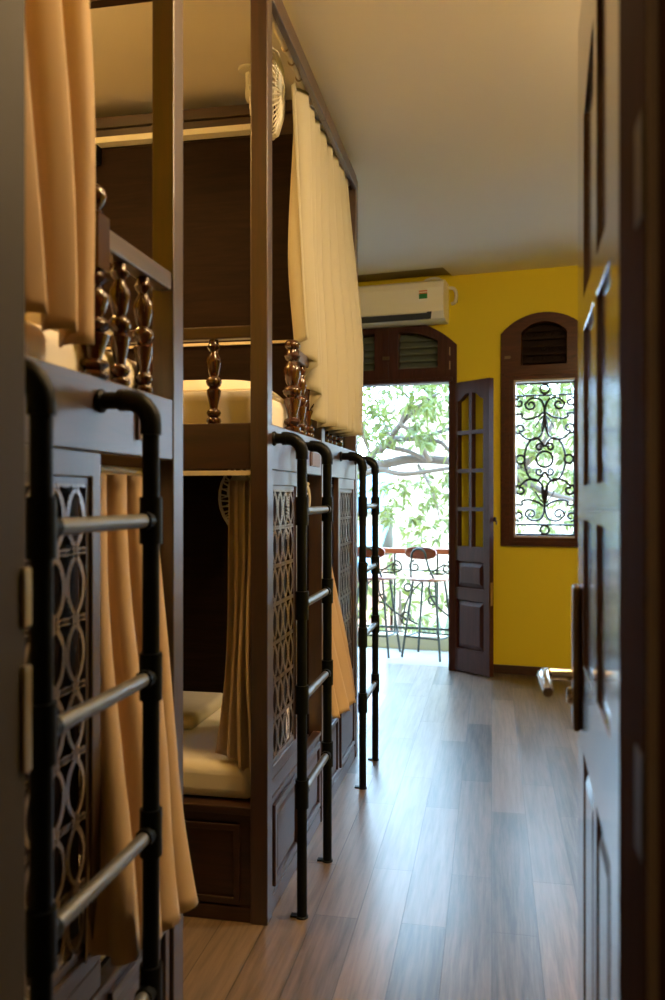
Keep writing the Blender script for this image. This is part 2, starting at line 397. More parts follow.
# balcony doorway frame and transom
fr = MB(W)
out = arch(DU0, DU1, 0, DZS, DZC); inn = arch(DU0 + .055, DU1 - .058, 0, 2.08, 2.0801)
hole = [(DU0 + .058, .0), (DU1 - .058, .0), (DU1 - .058, 2.08), (DU0 + .058, 2.08)]
arcpts = [p for p in arch(DU0, DU1, 0, DZS, DZC)[2:]]
ol = [(DU0, 0), (DU0 + .058, 0), (DU0 + .058, 2.08), (DU1 - .058, 2.08), (DU1 - .058, 0), (DU1, 0)] + arcpts
def archhole(u0, u1, z0, z1a, z1b, n=6):
    return [(u0, z0), (u1, z0)] + [(u1 + (u0 - u1) * i / n, z1b + (z1a - z1b) * (i / n) - 0.0 + .02 * math.sin(PI * i / n)) for i in range(n + 1)]
lh1 = archhole(-1.208, -.917, 2.19, 2.385, 2.46); lh1 = [(p[0], p[1]) for p in lh1]
lh2 = archhole(-.735, -.444, 2.19, 2.46, 2.385)
fr.slab(ol, [lh1, lh2], -.09, .022, lambda a, b, t: (a, t, b))
dfr = struct(fr.build('trim_4', M['door'], bevel=.003), 'dark wood frame and arched transom of the balcony doorway')
q = MB(W); q.box(DU0 + .03, DU1 - .03, .020, .034, 2.085, 2.115); q.box(-.845, -.807, .02, .030, 2.115, 2.5); q.build('moulding', M['door'], dfr, bevel=.003)
q = MB(W); q.box(-.852, -.800, .030, .036, 2.26, 2.285); q.build('latch_plate', M['bronze'], dfr)
for (a0, a1) in ((-1.208, -.917), (-.735, -.444)):
    for i in range(5):
        z = 2.215 + i * .05
        q = MB(W); q.add([(a0, -.06, z + .034), (a1, -.06, z + .034), (a1, -.02, z - .020), (a0, -.02, z - .020), (a0, -.06, z + .042), (a1, -.06, z + .042), (a1, -.02, z - .012), (a0, -.02, z - .012)],
                         [(0, 1, 2, 3), (4, 7, 6, 5), (0, 3, 7, 4), (1, 5, 6, 2), (0, 4, 5, 1), (3, 2, 6, 7)])
        q.build('louver', plain('louvre_paint', (.10, .12, .11), .5) if i == 0 and a0 < -1 else bpy.data.materials['louvre_paint'], dfr)
q = MB(W); q.box(DU0 + .06, DU1 - .06, -.075, -.067, 2.15, 2.48); q.build('shutter_backing', M['door'], dfr)
for z in (2.3, 2.2):
    q = MB(W); q.box(DU1 - .052, DU1 - .044, .022, .028, z - .03, z + .03); q.build('hinge', M['brass'], dfr)

# window with wrought iron grille
wf = MB(W)
wo = arch(WU0, WU1, .905, WZS, WZC)
iu0, iu1 = .098, .509
transhole = arch(.150, .457, 2.175, 2.40, 2.475, 10)
wf.slab(wo, [[(iu0, .965), (iu1, .965), (iu1, 2.075), (iu0, 2.075)], transhole], -.10, .022, lambda a, b, t: (a, t, b))
M['window'] = wood('window_wood', (.030, .008, .003), (.075, .020, .008), .5, .05, 'X', spec=.25)
win = struct(wf.build('window_1', M['window'], bevel=.003), 'arched dark wood window with scrolled iron grille in yellow wall')
q = MB(W)
w_ = .028
for (a0, a1, z0, z1) in ((WU0 + .028, iu0 - .03, .935, 2.10), (iu1 + .03, WU1 - .028, .935, 2.10)): q.box(a0, a1, .021, .03, z0, z1)
q.box(WU0 + .028, WU1 - .028, .021, .03, 2.10, 2.125); q.box(WU0 + .028, WU1 - .028, .021, .03, .925, .94)
q.build('window_frame', M['window'], win, bevel=.002)
q = MB(W); q.box(iu0 - .004, iu0 + .012, -.08, .012, .966, 2.074); q.box(iu0, iu1, -.08, .012, .964, .978); q.box(iu0, iu1, -.08, .012, 2.062, 2.076)
q.build('inner_sash', plain('sash_paint', (.42, .36, .34), .4), win)
q = MB(W)
q.slab(arch(.140, .467, 2.165, 2.40, 2.485, 10), [], -.085, -.075, lambda a, b, t: (a, t, b))
for i in range(5):
    z = 2.20 + i * .055
    q.box(.15, .457, -.05, -.042, z - .004, z + .020)
for i in range(3):
    for j in range(5):
        a = .175 + j * .062 + (i % 2) * .03; z = 2.212 + i * .055 * 1.5
        q.tube([(a - .026, -.046, z - .012), (a, -.046, z + .03), (a + .026, -.046, z - .012)], .006, 5)
q.build('transom_fretwork', M['woodD'], win)
q = MB(W); q.box(.035, .075, .022, .027, 2.225, 2.245); q.build('latch_plate', M['bronze'], win)
# grille
G0, G1, gc = .101, .507, .306
def spiral(c, r0, r1, a0, turns, n=26):
    return [(c[0] + (r0 + (r1 - r0) * i / n) * math.cos(a0 + turns * 2 * PI * i / n), c[1] + (r0 + (r1 - r0) * i / n) * math.sin(a0 + turns * 2 * PI * i / n)) for i in range(n + 1)]
def bez(pts, n=18):
    """catmull-rom through pts"""
    o = []
    P = [pts[0]] + pts + [pts[-1]]
    for i in range(1, len(P) - 2):
        for k in range(n):
            t = k / n
            o.append(tuple(.5 * (2 * P[i][d] + (P[i + 1][d] - P[i - 1][d]) * t + (2 * P[i - 1][d] - 5 * P[i][d] + 4 * P[i + 1][d] - P[i + 2][d]) * t * t + (3 * P[i][d] - P[i - 1][d] - 3 * P[i + 1][d] + P[i + 2][d]) * t ** 3) for d in range(len(pts[0]))))
    o.append(tuple(pts[-1])); return o
g = MB(W)
def gl(pts, r=.0078): g.tube([(p[0], -.03, p[1]) for p in pts], r, 5)
def gring(c, r_): g.tube([(c[0] + r_ * math.cos(2 * PI * i / 24), -.03, c[1] + r_ * math.sin(2 * PI * i / 24)) for i in range(24)], .0078, 5, closed=True)
zm = 1.515
gl([(G0, .985), (G1, .985)]); gl([(G0, 2.05), (G1, 2.05)]); gl([(G0, 1.055), (G1, 1.055)]); gl([(G0, 1.965), (G1, 1.965)])
gl([(G0, .97), (G0, 2.07)]); gl([(G1, .97), (G1, 2.07)])
gring((gc, 2.008), .030); gring((gc, 1.02), .030); gring((gc, zm), .056)
gring((G0 + .038, zm), .030); gring((G1 - .038, zm), .030)
for sx in (-1, 1):
    for sz in (-1, 1):
        T = lambda u, z: (gc + sx * u, zm + sz * z)
        def sp(cu, cz, r0, r1, a0, turns): return [T(p[0], p[1]) for p in spiral((cu, cz), r0, r1, a0, turns)]
        # central lyre round the ring
        gl(bez([T(0, .088), T(.05, .150), T(.105, .125), T(.135, .05), T(.138, 0)]))
        gl(sp(.036, .085, .030, .010, PI, -1.2))
        # big scroll from the stem, going outward and curling down
        gl(bez([T(.004, .30), T(.012, .20), T(.055, .145), T(.12, .145), T(.175, .19)]) + sp(.165, .215, .040, .012, -1.0, 1.05))
        # upper scroll: stem splits and curls outward
        gl(bez([T(.004, .28), T(.004, .36), T(.03, .42), T(.09, .43), T(.135, .39)]) + sp(.095, .385, .038, .012, 0.1, -1.05))
        gl(sp(.175, .40, .035, .012, PI * .5, -1.1))
        gl(bez([T(.01, .33), T(.05, .30), T(.11, .285), T(.155, .295), T(.155, .32), T(.2, .32)]))
        gl(bez([T(.006, .31), T(.035, .275), T(.065, .225)]), .005)
        gl(bez([T(.006, .30), T(.018, .25), T(.02, .19)]), .005)
g.build('grille', M['iron'], win)
win_added = copy_tree(win); win_added.name = 'window_added'; win_added.location = win_added.location + U * 1.08; win_added['label'] = 'unseen window added for daylight, beyond the entrance door leaf'  # unseen window, added for more daylight and sheen on the bunks

# ------------------------------------------------------------------ air conditioner
WA = lambda p: W((p[0], p[1], p[2] + .022))
ac = empty('air_conditioner', W((-.85, 0, 2.48)), 'white wall-mounted air conditioner above the balcony doorway', 'air conditioner')
u0, u1 = -1.24, -.365
prof = [(0, 2.48), (.10, 2.478), (.165, 2.492), (.205, 2.535), (.215, 2.60), (.212, 2.70), (.195, 2.745), (.15, 2.765), (0, 2.765)]
q = MB(WA); n_ = len(prof)
q.add([(u0, p[0], p[1]) for p in prof] + [(u1, p[0], p[1]) for p in prof], [(i, (i + 1) % n_, (i + 1) % n_ + n_, i + n_) for i in range(n_)] + [tuple(range(n_)), tuple(range(2 * n_ - 1, n_ - 1, -1))])
q.build('body', M['ac'], ac, bevel=.006)
q = MB(WA); q.add([(u0 + .04, .168, 2.4905), (u1 - .10, .168, 2.4905), (u1 - .085, .2085, 2.533), (u0 + .04, .2085, 2.533)], [(0, 1, 2, 3)]); q.add([(u0 + .04, .155, 2.5), (u1 - .10, .155, 2.5), (u1 - .085, .20, 2.54), (u0 + .04, .20, 2.54)], [(0, 1, 2, 3)])
q.build('air_outlet', M['acdark'], ac, solid=.004)
for k in (1,):
    q = MB(WA); a = .012 + k * .018; q.tube([(u0 + .06, .178 + a, 2.497 + a * 1.1), (u1 - .12, .178 + a, 2.497 + a * 1.1)], .0045, 6); q.build('flap', M['fanp'], ac)
q = MB(WA); q.box(u1 - .175, u1 - .115, .210, .2165, 2.625, 2.66); q.build('label_green', M['green'], ac)
q = MB(WA); q.box(u1 - .175, u1 - .115, .210, .2163, 2.66, 2.668); q.box(u1 - .175, u1 - .115, .208, .2163, 2.674, 2.684); q.build('label_orange', M['orange'], ac)
q = MB(WA); q.box(u1 - .177, u1 - .113, .208, .2160, 2.603, 2.686); q.build('label_white', M['paper'], ac)
q = MB(WA); q.tube(bez([(-.36, .05, 2.73), (-.32, .045, 2.72), (-.305, .04, 2.68), (-.315, .03, 2.63), (-.34, .02, 2.62)]), .012, 8); q.tube(bez([(-.52, .12, 2.77), (-.48, .12, 2.785), (-.42, .1, 2.785), (-.36, .07, 2.74)]), .010, 8); q.build('cable', M['fanp'], ac, smooth=True)
q = MB(WA); q.box(-.322, -.302, 0, .02, 2.63, 2.66); q.build('cable_clip', M['iron'], ac)

# ------------------------------------------------------------------ turned wood
def baluster_prof(h, r=.021):
    ctl = [(0, .85), (.03, 1.0), (.06, .95), (.08, .62), (.10, .85), (.13, 1.0), (.16, .85), (.18, .52), (.22, .58), (.36, .95), (.40, 1.0), (.43, .6), (.46, .95), (.50, 1.1), (.54, .95), (.57, .55), (.60, .7),
           (.72, 1.0), (.78, .95), (.83, .6), (.86, .5), (.89, .8), (.92, .95), (.95, .7), (1.0, .62)]
    return [(r * b, h * a) for a, b in ctl]
def baluster(parent, x, y, z0, z1, r=.021, name='baluster'):
    return MB().lathe((x, y, z0), baluster_prof(z1 - z0, r), 16).build(name, M['turned'], parent, smooth=True)
def newel(parent, x, y, z0, kind):
    q = MB()
    if kind == 'block':
        q.lathe((x, y, z0), baluster_prof(.20, .030), 18)
        q.box(x - .022, x + .022, y - .022, y + .022, z0 + .20, z0 + .30)
        q.lathe((x, y, z0 + .30), [(.014, 0), (.020, .006), (.012, .012), (.016, .018), (.023, .028), (.025, .037), (.022, .048), (.012, .056), (.002, .058)], 18)
    else:
        q.lathe((x, y, z0), baluster_prof(.28, .030), 18)
        q.lathe((x, y, z0 + .28), [(.018, 0), (.026, .008), (.028, .018), (.020, .03), (.002, .034)], 18)
    return q.build('newel', M['turned'], parent, smooth=True)

def lattice(parent, X, y0, y1, z0, z1, p=.118):
    cols = max(1, round((y1 - y0) / (p * .56))); py = (y1 - y0) / cols
    q = MB(); r = p * .52; hw = .0042; tx = .003
    rings = []
    for j in range(-1, int((z1 - z0) / p) + 2):
        for i in range(-1, cols + 2): rings.append((y0 + py * i, z0 + p * (j + .5)))
    for cy, cz in rings:
        n = 36
        for k in range(n):
            a0, a1 = 2 * PI * k / n, 2 * PI * (k + 1) / n
            am = (a0 + a1) / 2
            my, mz = cy + r * math.cos(am), cz + r * math.sin(am)
            if not (y0 < my < y1 and z0 < mz < z1): continue
            c = []
            for a in (a0, a1):
                for rr in (r - hw, r + hw): c.append((cy + rr * math.cos(a), cz + rr * math.sin(a)))
            vs = [(X, *c[0]), (X, *c[1]), (X, *c[3]), (X, *c[2]), (X - tx, *c[0]), (X - tx, *c[1]), (X - tx, *c[3]), (X - tx, *c[2])]
            q.add(vs, [(0, 1, 2, 3), (7, 6, 5, 4), (0, 4, 5, 1), (3, 2, 6, 7)])
    return q.build('lattice_panel', M['lattice'], parent)

BT, BB = 1.468, 1.332      # bed board top / bottom
TOP = 2.79
def bunk(X, ya, yb, first_lattice, label, near_post=True, back_x=-2.62):
    """X: aisle plane. ya..yb: extent along the aisle. lattice at the near side (True) or far side."""
    b = empty('bunk_bed', (X, (ya + yb) / 2, 0), label, 'bunk bed', 'built-in wooden bunk beds along the aisle')
    pw = .052; pd = .055 if near_post else .05
    py = [(ya, ya + pd)] if near_post else []
    py.append((yb - .06, yb))
    for (a, c) in py:
        if X > -.66 and c > 3.1 and c < 3.2:
            MB().box(X - pw, X, a, c, 0, 1.75).box(X - pw - .06, X - .068, a, c, 1.75, TOP).build('post', M['wood'], b, bevel=.003)
        else: MB().box(X - pw, X, a, c, 0, TOP).build('post', M['wood'], b, bevel=.003)
        MB().box(back_x, back_x + .05, a, c, 0, TOP).build('post', M['wood'], b)
    i0 = ya + pd if near_post else ya; i1 = yb - .06
    # top beams, bed boards
    MB().box(X - .018, X + .004, i0, yb if near_post and X > -.66 else i1, TOP - .065, TOP).build('top_beam', M['woodY'], b, bevel=.003)
    q = MB().box(X - .030, X - .002, i0, i1, BB, BT); q.build('bed_board', M['woodY'], b, bevel=.003)
    if near_post:
        MB().box(back_x + .05, X - pw, ya + .008, ya + .036, BB, BT).build('end_board', M['woodX'], b, bevel=.003)
        MB().box(back_x + .05, X - pw, ya + .004, ya + .04, TOP - .03, TOP).build('top_beam', M['woodX'], b)
        MB().box(back_x + .05, X - pw, ya + .006, ya + .03, BB - .018, BB - .004).build('curtain_track', M['trimpale'], b, label='thin pale track under the end board')
    MB().box(back_x + .05, X - .03, ya + .04, i1, 1.40, 1.425).build('bed_platform', M['woodX'], b)
    MB().box(back_x + .05, X - .05, ya + .04, i1, .31, .335).build('bed_platform', M['woodX'], b)
    # lower front
    lw = .34 if near_post else .42
    if first_lattice: l0, l1, o0, o1 = i0, i0 + lw + .02, i0 + lw + .02, i1
    else: l0, l1, o0, o1 = i1 - lw, i1, i0, i1 - lw
    sw = .034
    fz0, fz1 = .40, BB
    q = MB(); q.slab([(l0, fz0), (l1, fz0), (l1, fz1), (l0, fz1)], [[(l0 + sw, fz0 + .035), (l1 - sw, fz0 + .035), (l1 - sw, 1.285), (l0 + sw, 1.285)]], X - .030, X - .006, lambda a, c, t: (t, a, c))
    q.build('lattice_frame', M['wood'], b, bevel=.003)
    q = MB(); q.slab([(l0 + sw, fz0 + .035), (l1 - sw, fz0 + .035), (l1 - sw, 1.285), (l0 + sw, 1.285)], [[(l0 + sw + .012, fz0 + .047), (l1 - sw - .012, fz0 + .047), (l1 - sw - .012, 1.273), (l0 + sw + .012, 1.273)]], X - .024, X - .012, lambda a, c, t: (t, a, c))
    q.build('lattice_border', M['wood'], b)
    lattice(b, X - .013, l0 + sw + .012, l1 - sw - .012, fz0 + .047, 1.273)
    MB().box(X - .062, X - .050, l0, l1, .40, BB - .004).build('lattice_backing', M['woodD'], b)
    # base with raised fields
    q = MB(); q.box(X - .030, X - .008, i0, i1, 0, .335); q.box(X - .034, X - .002, i0, i1, .335, .40 if False else .350)
    q.box(X - .034, X - .004, i0, i1, 0, .055)
    q.build('base_panel', M['woodY'], b, bevel=.003)
    MB().box(X - .030, X - .006, l0, l1, .350, .40).build('lattice_sill', M['woodY'], b, bevel=.002)
    for (a, c) in ((l0 + .03, l1 - .03), (o0 + .03, o1 - .03)):
        if c - a < .1: continue
        q = MB(); q.slab([(a, .075), (c, .075), (c, .320), (a, .320)], [[(a + .02, .095), (c - .02, .095), (c - .02, .30), (a + .02, .30)]], X - .008, X + .002, lambda aa, cc, t: (t, aa, cc))
        q.panel('Y', a + .024, c - .024, .099, .296, X - .008, .006, .02)
        q.build('raised_panel', M['woodY'], b, bevel=.002)
    if near_post:
        q = MB(); q.box(back_x + .05, X - pw, ya + .014, ya + .04, 0, .325); q.box(back_x + .05, X - pw, ya + .004, ya + .045, .315, .338); q.box(back_x + .05, X - pw, ya + .006, ya + .03, 0, .045)
        q.build('end_base', M['woodX'], b, bevel=.003)
        xs = [X - pw - .035, X - pw - .60, X - pw - 1.19, X - pw - 1.78]
        for k in range(3):
            a, c = xs[k + 1] + .05, xs[k]
            q = MB(); q.slab([(a, .052), (c, .052), (c, .285), (a, .285)], [[(a + .018, .07), (c - .018, .07), (c - .018, .267), (a + .018, .267)]], ya + .014, ya + .004, lambda aa, cc, t: (aa, t, cc))
            q.build('raised_panel', M['woodX'], b, bevel=.002)
    # guard rail on the aisle side
    return b, i0, i1, (l0, l1, o0, o1)
def guard(b, X, ya, yb, kind='block', n=2, newel_at_start=True):
    ny = ya if newel_at_start else yb
    newel(b, X - .022, ny, BT, kind)
    r0, r1 = (ya + .02, yb) if newel_at_start else (ya, yb - .02)
    MB().box(X - .042, X - .004, r0, r1, BT + .245, BT + .285).build('guard_rail', M['woodY'], b, bevel=.004)
    for k in range(n):
        y = ya + (yb - ya) * (k + 1) / (n + 1) if newel_at_start else ya + (yb - ya) * (k + 1) / (n + 1)
        baluster(b, X - .023, y, BT, BT + .245, .021)
def ladder(b, X, XL, y0, y1):
    l = None
    q = MB()
    for y in (y0, y1):
        pts = [(X, y, 1.425), (XL - .055, y, 1.425)]
        for k in range(7):
            a = PI / 2 * k / 6; pts.append((XL - .045 + .045 * math.sin(a), y, 1.38 + .045 * math.cos(a)))
        pts += [(XL, y, 1.3), (XL, y, .004)]
        q.tube(pts, .0155, 12)
        q.tube([(XL - .046, y, 1.425), (XL - .060, y, 1.425)], .020, 12)
        el_ = [(XL - .045 + .045 * math.sin(a), y, 1.38 + .045 * math.cos(a)) for a in [PI / 2 * k / 6 for k in range(7)]]
        q.tube([(XL - .05, y, 1.425)] + el_ + [(XL, y, 1.362)], .0195, 12)
        q.lathe((X, y, 1.425), [(.022, 0), (.022, .004), (.018, .008)], 16, 'X')
        q.lathe((XL, y, 0), [(.019, 0), (.019, .004), (.016, .006)], 16)
        q.box(XL - .034, XL - .014, y - .01, y + .01, 0, .006)
        for z in (1.208, .928, .648, .368): q.tube([(XL, y, z - .042), (XL, y, z + .042)], .0205, 12)
        for z in (1.208, .928, .648, .368):
            s_ = 1 if y == y0 else -1
            q.tube([(XL, y, z), (XL, y + s_ * .033, z)], .0165, 10)
    l = q.build('ladder', M['black'], b, smooth=True, label='black pipe ladder with steel rungs')
    for z in (1.208, .928, .648, .368):
        MB().tube([(XL, y0 + .03, z), (XL, y1 - .03, z)], .0125, 12).build('rung', M['steel'], l, smooth=True, label='grey steel rung')
def plaque(b, X, y0, y1, z0, z1, m='plaque'):
    MB().box(X - .002, X + .004, y0, y1, z0, z1).build('plaque', M['plaque_dark'], b)
    MB().box(X + .003, X + .006, y0 + .008, y1 - .003, z0 + .003, z1 - .003).build('plaque_face', M[m], b)

X1, X2 = -.700, -.642
b1, i0, i1, l1 = bunk(X1, .985, 1.795, True, 'nearest dark wooden bunk, left foreground, with short handrail and ball-topped newel')
guard(b1, X1, 1.40, 1.735, 'block', 2)
ladder(b1, X1, -.602, 1.02, 1.385)
plaque(b1, X1, 1.542, 1.60, 1.365, 1.425)
b2, i0, i1, l2 = bunk(X2, 2.308, 3.145, True, 'middle dark wooden bunk, its open end facing the near bunk')
guard(b2, X2, 2.70, 3.085, 'turned', 2)
ladder(b2, X2, -.555, 2.378, 2.761)
plaque(b2, X2, 2.885, 3.03, 1.362, 1.412, 'plaque_dark')
b3, i0, i1, l3 = bunk(X2, 3.145, 3.945, False, 'farthest dark wooden bunk, beside the balcony end of the room', near_post=False)
guard(b3, X2, 3.145, 3.50, 'turned', 3, newel_at_start=False)
ladder(b3, X2, -.545, 3.481, 3.866)
# side guard of middle bunk
MB().box(-2.57, X2 - .052, 2.318, 2.352, 1.718, 1.755).build('guard_rail', M['woodX'], b2, bevel=.004)
for k in range(8):
    baluster(b2, -.815 - k * .2, 2.335, BT, 1.718, .022)
# divider between the middle and far bunk
dv = MB().box(-2.62, X2 - .052, 3.095, 3.125, .0, 2.66).build('divider_panel', M['woodD'], b2)
MB().box(-2.62, X2 - .052, 3.085, 3.135, 2.745, 2.79).build('divider_cornice', M['woodX'], b2, bevel=.004)
MB().box(-2.62, X2 - .07, 3.10, 3.13, 2.66, 2.745).build('divider_rail', M['woodX'], b2)
MB().box(-2.60, -.86, 3.045, 3.095, 2.668, 2.692).build('cable_trunking', M['white'], b2, bevel=.003, label='white cable trunking')
MB().box(-2.60, -.72, 3.082, 3.095, 1.848, 1.858).build('trim_strip', M['trimpale'], b2)
MB().box(-1.62, -1.56, 3.05, 3.10, 2.60, 2.70).build('trunking_clip', M['black'], b2)
MB().box(-2.62, X2 - .052, 3.90, 3.92, 0, 2.76).build('divider_panel', M['woodX'], b3)
MB().box(-2.69, -2.64, 2.308, 3.140, 0, 2.79).build('back_panel', M['woodY'], b2)
MB().box(-2.69, -2.64, 3.15, 3.945, 0, 2.79).build('back_panel', M['woodY'], b3)
MB().box(-2.69, -2.64, .985, 1.795, 0, 2.79).build('back_panel', M['woodY'], b1)
# curtain rods
def rod(b, X, y0, y1, z, r=.0125):
    o = MB().tube([(X, y0, z), (X, y1, z)], r, 10).build('curtain_rod', M['rod'], b, smooth=True, label='cream curtain rod')
rod(b1, X1 - .03, 1.04, 1.735, 2.70); rod(b2, X2 - .036, 2.365, 3.145, 2.757); rod(b3, X2 - .036, 3.145, 3.885, 2.757)
rod(b1, X1 - .055, 1.04, 1.735, 1.305, .008); rod(b3, X2 - .055, 3.15, 3.885, 1.30, .008)
rod(b2, X2 - .055, 2.365, 3.085, 1.30, .008)

# ------------------------------------------------------------------ bedding
def mattress(x0, x1, y0, y1, z0, z1, label, grp=None):
    import bmesh
    q = MB(); q.box(x0, x1, y0, y1, z0, z1)
    o = q.build('mattress', M['sheet'], smooth=True, bevel=0)
    bv = o.modifiers.new('Bevel', 'BEVEL'); bv.width = min(.035, (z1 - z0) * .42); bv.segments = 6
    return tag(o, label, 'mattress', grp)
mattress(-2.56, -.735, 1.05, 1.72, 1.426, 1.545, 'white mattress on the upper berth of the nearest bunk', 'mattresses')
mattress(-2.56, -.735, 1.05, 1.72, .336, .45, 'white mattress in the curtained lower berth of the nearest bunk', 'mattresses')
mattress(-2.56, -.690, 2.365, 3.08, 1.426, 1.575, 'white mattress on the upper berth of the middle bunk', 'mattresses')
mattress(-2.56, -.700, 2.358, 3.08, .336, .448, 'white mattress in the open lower berth of the middle bunk', 'mattresses')
mattress(-2.56, -.700, 3.19, 3.88, 1.426, 1.56, 'white mattress on the upper berth of the farthest bunk', 'mattresses')
mattress(-2.56, -.700, 3.19, 3.88, .336, .448, 'white mattress in the lower berth of the farthest bunk', 'mattresses')
def pillow(c, sx, sy, sz, label, rot=0, tilt=0):
    q = MB(); n, m_ = 20, 14; vs = []
    rm = Matrix.Rotation(rot, 3, 'Z') @ Matrix.Rotation(tilt, 3, 'Y')
    for i in range(n + 1):
        for j in range(m_ + 1):
            u, v = -1 + 2 * i / n, -1 + 2 * j / m_
            h = (max(0, (1 - u ** 4)) * max(0, (1 - v ** 4))) ** .45
            w = 1 - .10 * (1 - abs(u)) * abs(v) ** 3 - .0
            for sgn in (1,):
                vs.append((u * sx * (1 - .06 * (1 - v * v) * abs(u) ** 6), v * sy * (1 - .08 * (1 - u * u) * abs(v) ** 6), h * sz))
    top = [Vector(p) for p in vs]; bot = [Vector((p[0], p[1], -p[2] * .7)) for p in vs]
    allv = [tuple(rm @ p + Vector(c)) for p in top + bot]; K = len(top); fs = []
    for i in range(n):
        for j in range(m_):
            a = i * (m_ + 1) + j; b_ = a + m_ + 1
            fs.append((a, b_, b_ + 1, a + 1)); fs.append((K + a, K + a + 1, K + b_ + 1, K + b_))
    q.add(allv, fs)
    o = q.build('pillow', M['sheet'], smooth=True)
    tag(o, label, 'pillow', 'pillows on the upper berths'); return o
pillow((-1.01, 1.54, 1.61), .21, .14, .065, 'white pillow behind the balusters of the nearest bunk', .1)
pillow((-1.02, 2.78, 1.605), .28, .22, .045, 'cream pillow on the upper berth of the middle bunk', .05)
# folded blanket in lower berth of bunk 2
q = MB(); q.box(-1.62, -1.0, 2.66, 3.02, .449, .50); o = q.build('folded_blanket', plain('blanket', (.62, .58, .48), .9, bump=.3, bscale=15), smooth=False); bv = o.modifiers.new('Bevel', 'BEVEL'); bv.width = .02; bv.segments = 4
tag(o, 'beige folded blanket lying on the open lower mattress of the middle bunk', 'blanket')

# ------------------------------------------------------------------ curtains
def curtain(top, bot, folds, amp0, amp1, mat, label, name='curtain', ease=1.3, nu=None, nv=44, wob=.012, dirv=None, ph=0, sharp=1, seed=1):
    rr = random.Random(seed)
    ph2 = [rr.uniform(-.6, .6) for _ in range(64)]
    nu = nu or folds * 14
    def poly(pts, t):
        L_ = [0]
        for i in range(1, len(pts)): L_.append(L_[-1] + (Vector(pts[i]) - Vector(pts[i - 1])).length)
        d = t * L_[-1]
        for i in range(1, len(pts)):
            if d <= L_[i] or i == len(pts) - 1:
                k = (d - L_[i - 1]) / max(1e-9, L_[i] - L_[i - 1]); return Vector(pts[i - 1]).lerp(Vector(pts[i]), k)
    vs = []
    for j in range(nv + 1):
        v = j / nv
        e = v ** ease
        amp = amp0 + (amp1 - amp0) * min(1, v * 1.5)
        for i in range(nu + 1):
            u = i / nu
            T_, B_ = poly(top, u), poly(bot, u)
            p = T_.lerp(B_, e); p.z = T_.z + (B_.z - T_.z) * v
            tang = (poly(bot, min(1, u + .02)) - poly(bot, max(0, u - .02))).lerp(poly(top, min(1, u + .02)) - poly(top, max(0, u - .02)), 1 - e); tang.z = 0
            if tang.length < 1e-6: tang = Vector((0, 1, 0))
            tang.normalize(); nr = Vector((tang.y, -tang.x, 0))
            k = int(u * folds) % 64
            w = math.sin(2 * PI * folds * u + ph + .5 * math.sin(3.1 * v + ph2[k]) * (1 - v * .3) + ph2[k] * .0)
            w = math.copysign(abs(w) ** sharp, w)
            a = amp * (1 + .35 * math.sin(5.3 * u + 1.7 + ph))
            p = p + nr * a * w + tang * (.35 * a * math.sin(4 * PI * folds * u + ph))
            if j == nv: p.z += .006 * math.sin(2 * PI * folds * u + 1)
            p += nr * wob * math.sin(6 * v + 4 * u + ph)* v
            vs.append(tuple(p))
    q = MB(); fs = []
    for j in range(nv):
        for i in range(nu):
            a = j * (nu + 1) + i; fs.append((a, a + 1, a + nu + 2, a + nu + 1))
    q.add(vs, fs)
    o = q.build(name, mat, smooth=True, solid=.0025)
    return tag(o, label, 'curtain')
# bunk 1 upper: hangs in the foreground, gathered
curtain([(-.735, 1.03, 2.69), (-.735, 1.31, 2.69)], [(-.70, 1.04, 1.53), (-.675, 1.29, 1.505)], 3, .018, .026, M['curt_tan'], 'tan curtain gathered at the nearest bunk top berth, left foreground', ease=1.6, seed=3, ph=.6)
# bunk 1 lower
curtain([(-.757, 1.42, 1.295), (-.757, 1.72, 1.295)], [(-.715, 1.36, .42), (-.64, 1.38, .42), (-.64, 1.56, .40), (-.63, 1.625, .40)], 4, .020, .030, M['curt_tan'], 'tan curtain closing the nearest bunk lower berth behind the ladder', ease=1.5, seed=5, ph=2.4)
# bunk 2/3 upper
cu = curtain([(-.712, 2.84, 2.71), (-.70, 2.845, 2.725), (-.682, 2.87, 2.735), (-.682, 3.10, 2.735), (-.682, 3.74, 2.735)], [(-.695, 2.80, 1.80), (-.668, 2.86, 1.77), (-.645, 2.96, 1.52), (-.61, 3.15, 1.515), (-.60, 3.38, 1.51), (-.60, 3.55, 1.515)], 8, .020, .046, M['curt_cream'], 'pale cream curtain hanging bright over the upper berths of the two far bunks', ease=1.2, seed=9, ph=1.0, sharp=1, nu=160)
# bunk 3 lower
curtain([(-.697, 3.17, 1.29), (-.697, 3.38, 1.29)], [(-.61, 3.12, .385), (-.585, 3.30, .38), (-.575, 3.50, .385)], 3, .012, .018, M['curt_tan'], 'tan curtain spilling out of the farthest bunk lower berth', ease=1.7, seed=12, ph=.2)
# bunk 2 lower, gathered by the end post
curtain([(-.785, 2.40, 1.30), (-.705, 2.375, 1.30)], [(-.815, 2.40, .47), (-.76, 2.372, .46), (-.70, 2.345, .40)], 3, .012, .020, M['curt_pale'], 'pale beige curtain bunched beside the post of the middle bunk lower berth', ease=2.6, seed=15, ph=1.3)
# hooks
for parent, X, ys, z in ((b2, -.678, [2.66, 2.75, 2.86, 2.97], 2.745), (b3, -.678, [3.2, 3.3, 3.42, 3.55], 2.745)):
    for y in ys:
        MB().tube([(X + .012 * math.cos(a), y, z + .008 + .014 * math.sin(a)) for a in [2 * PI * k / 12 for k in range(12)]], .003, 6, closed=True).build('curtain_ring', M['brass'], parent)

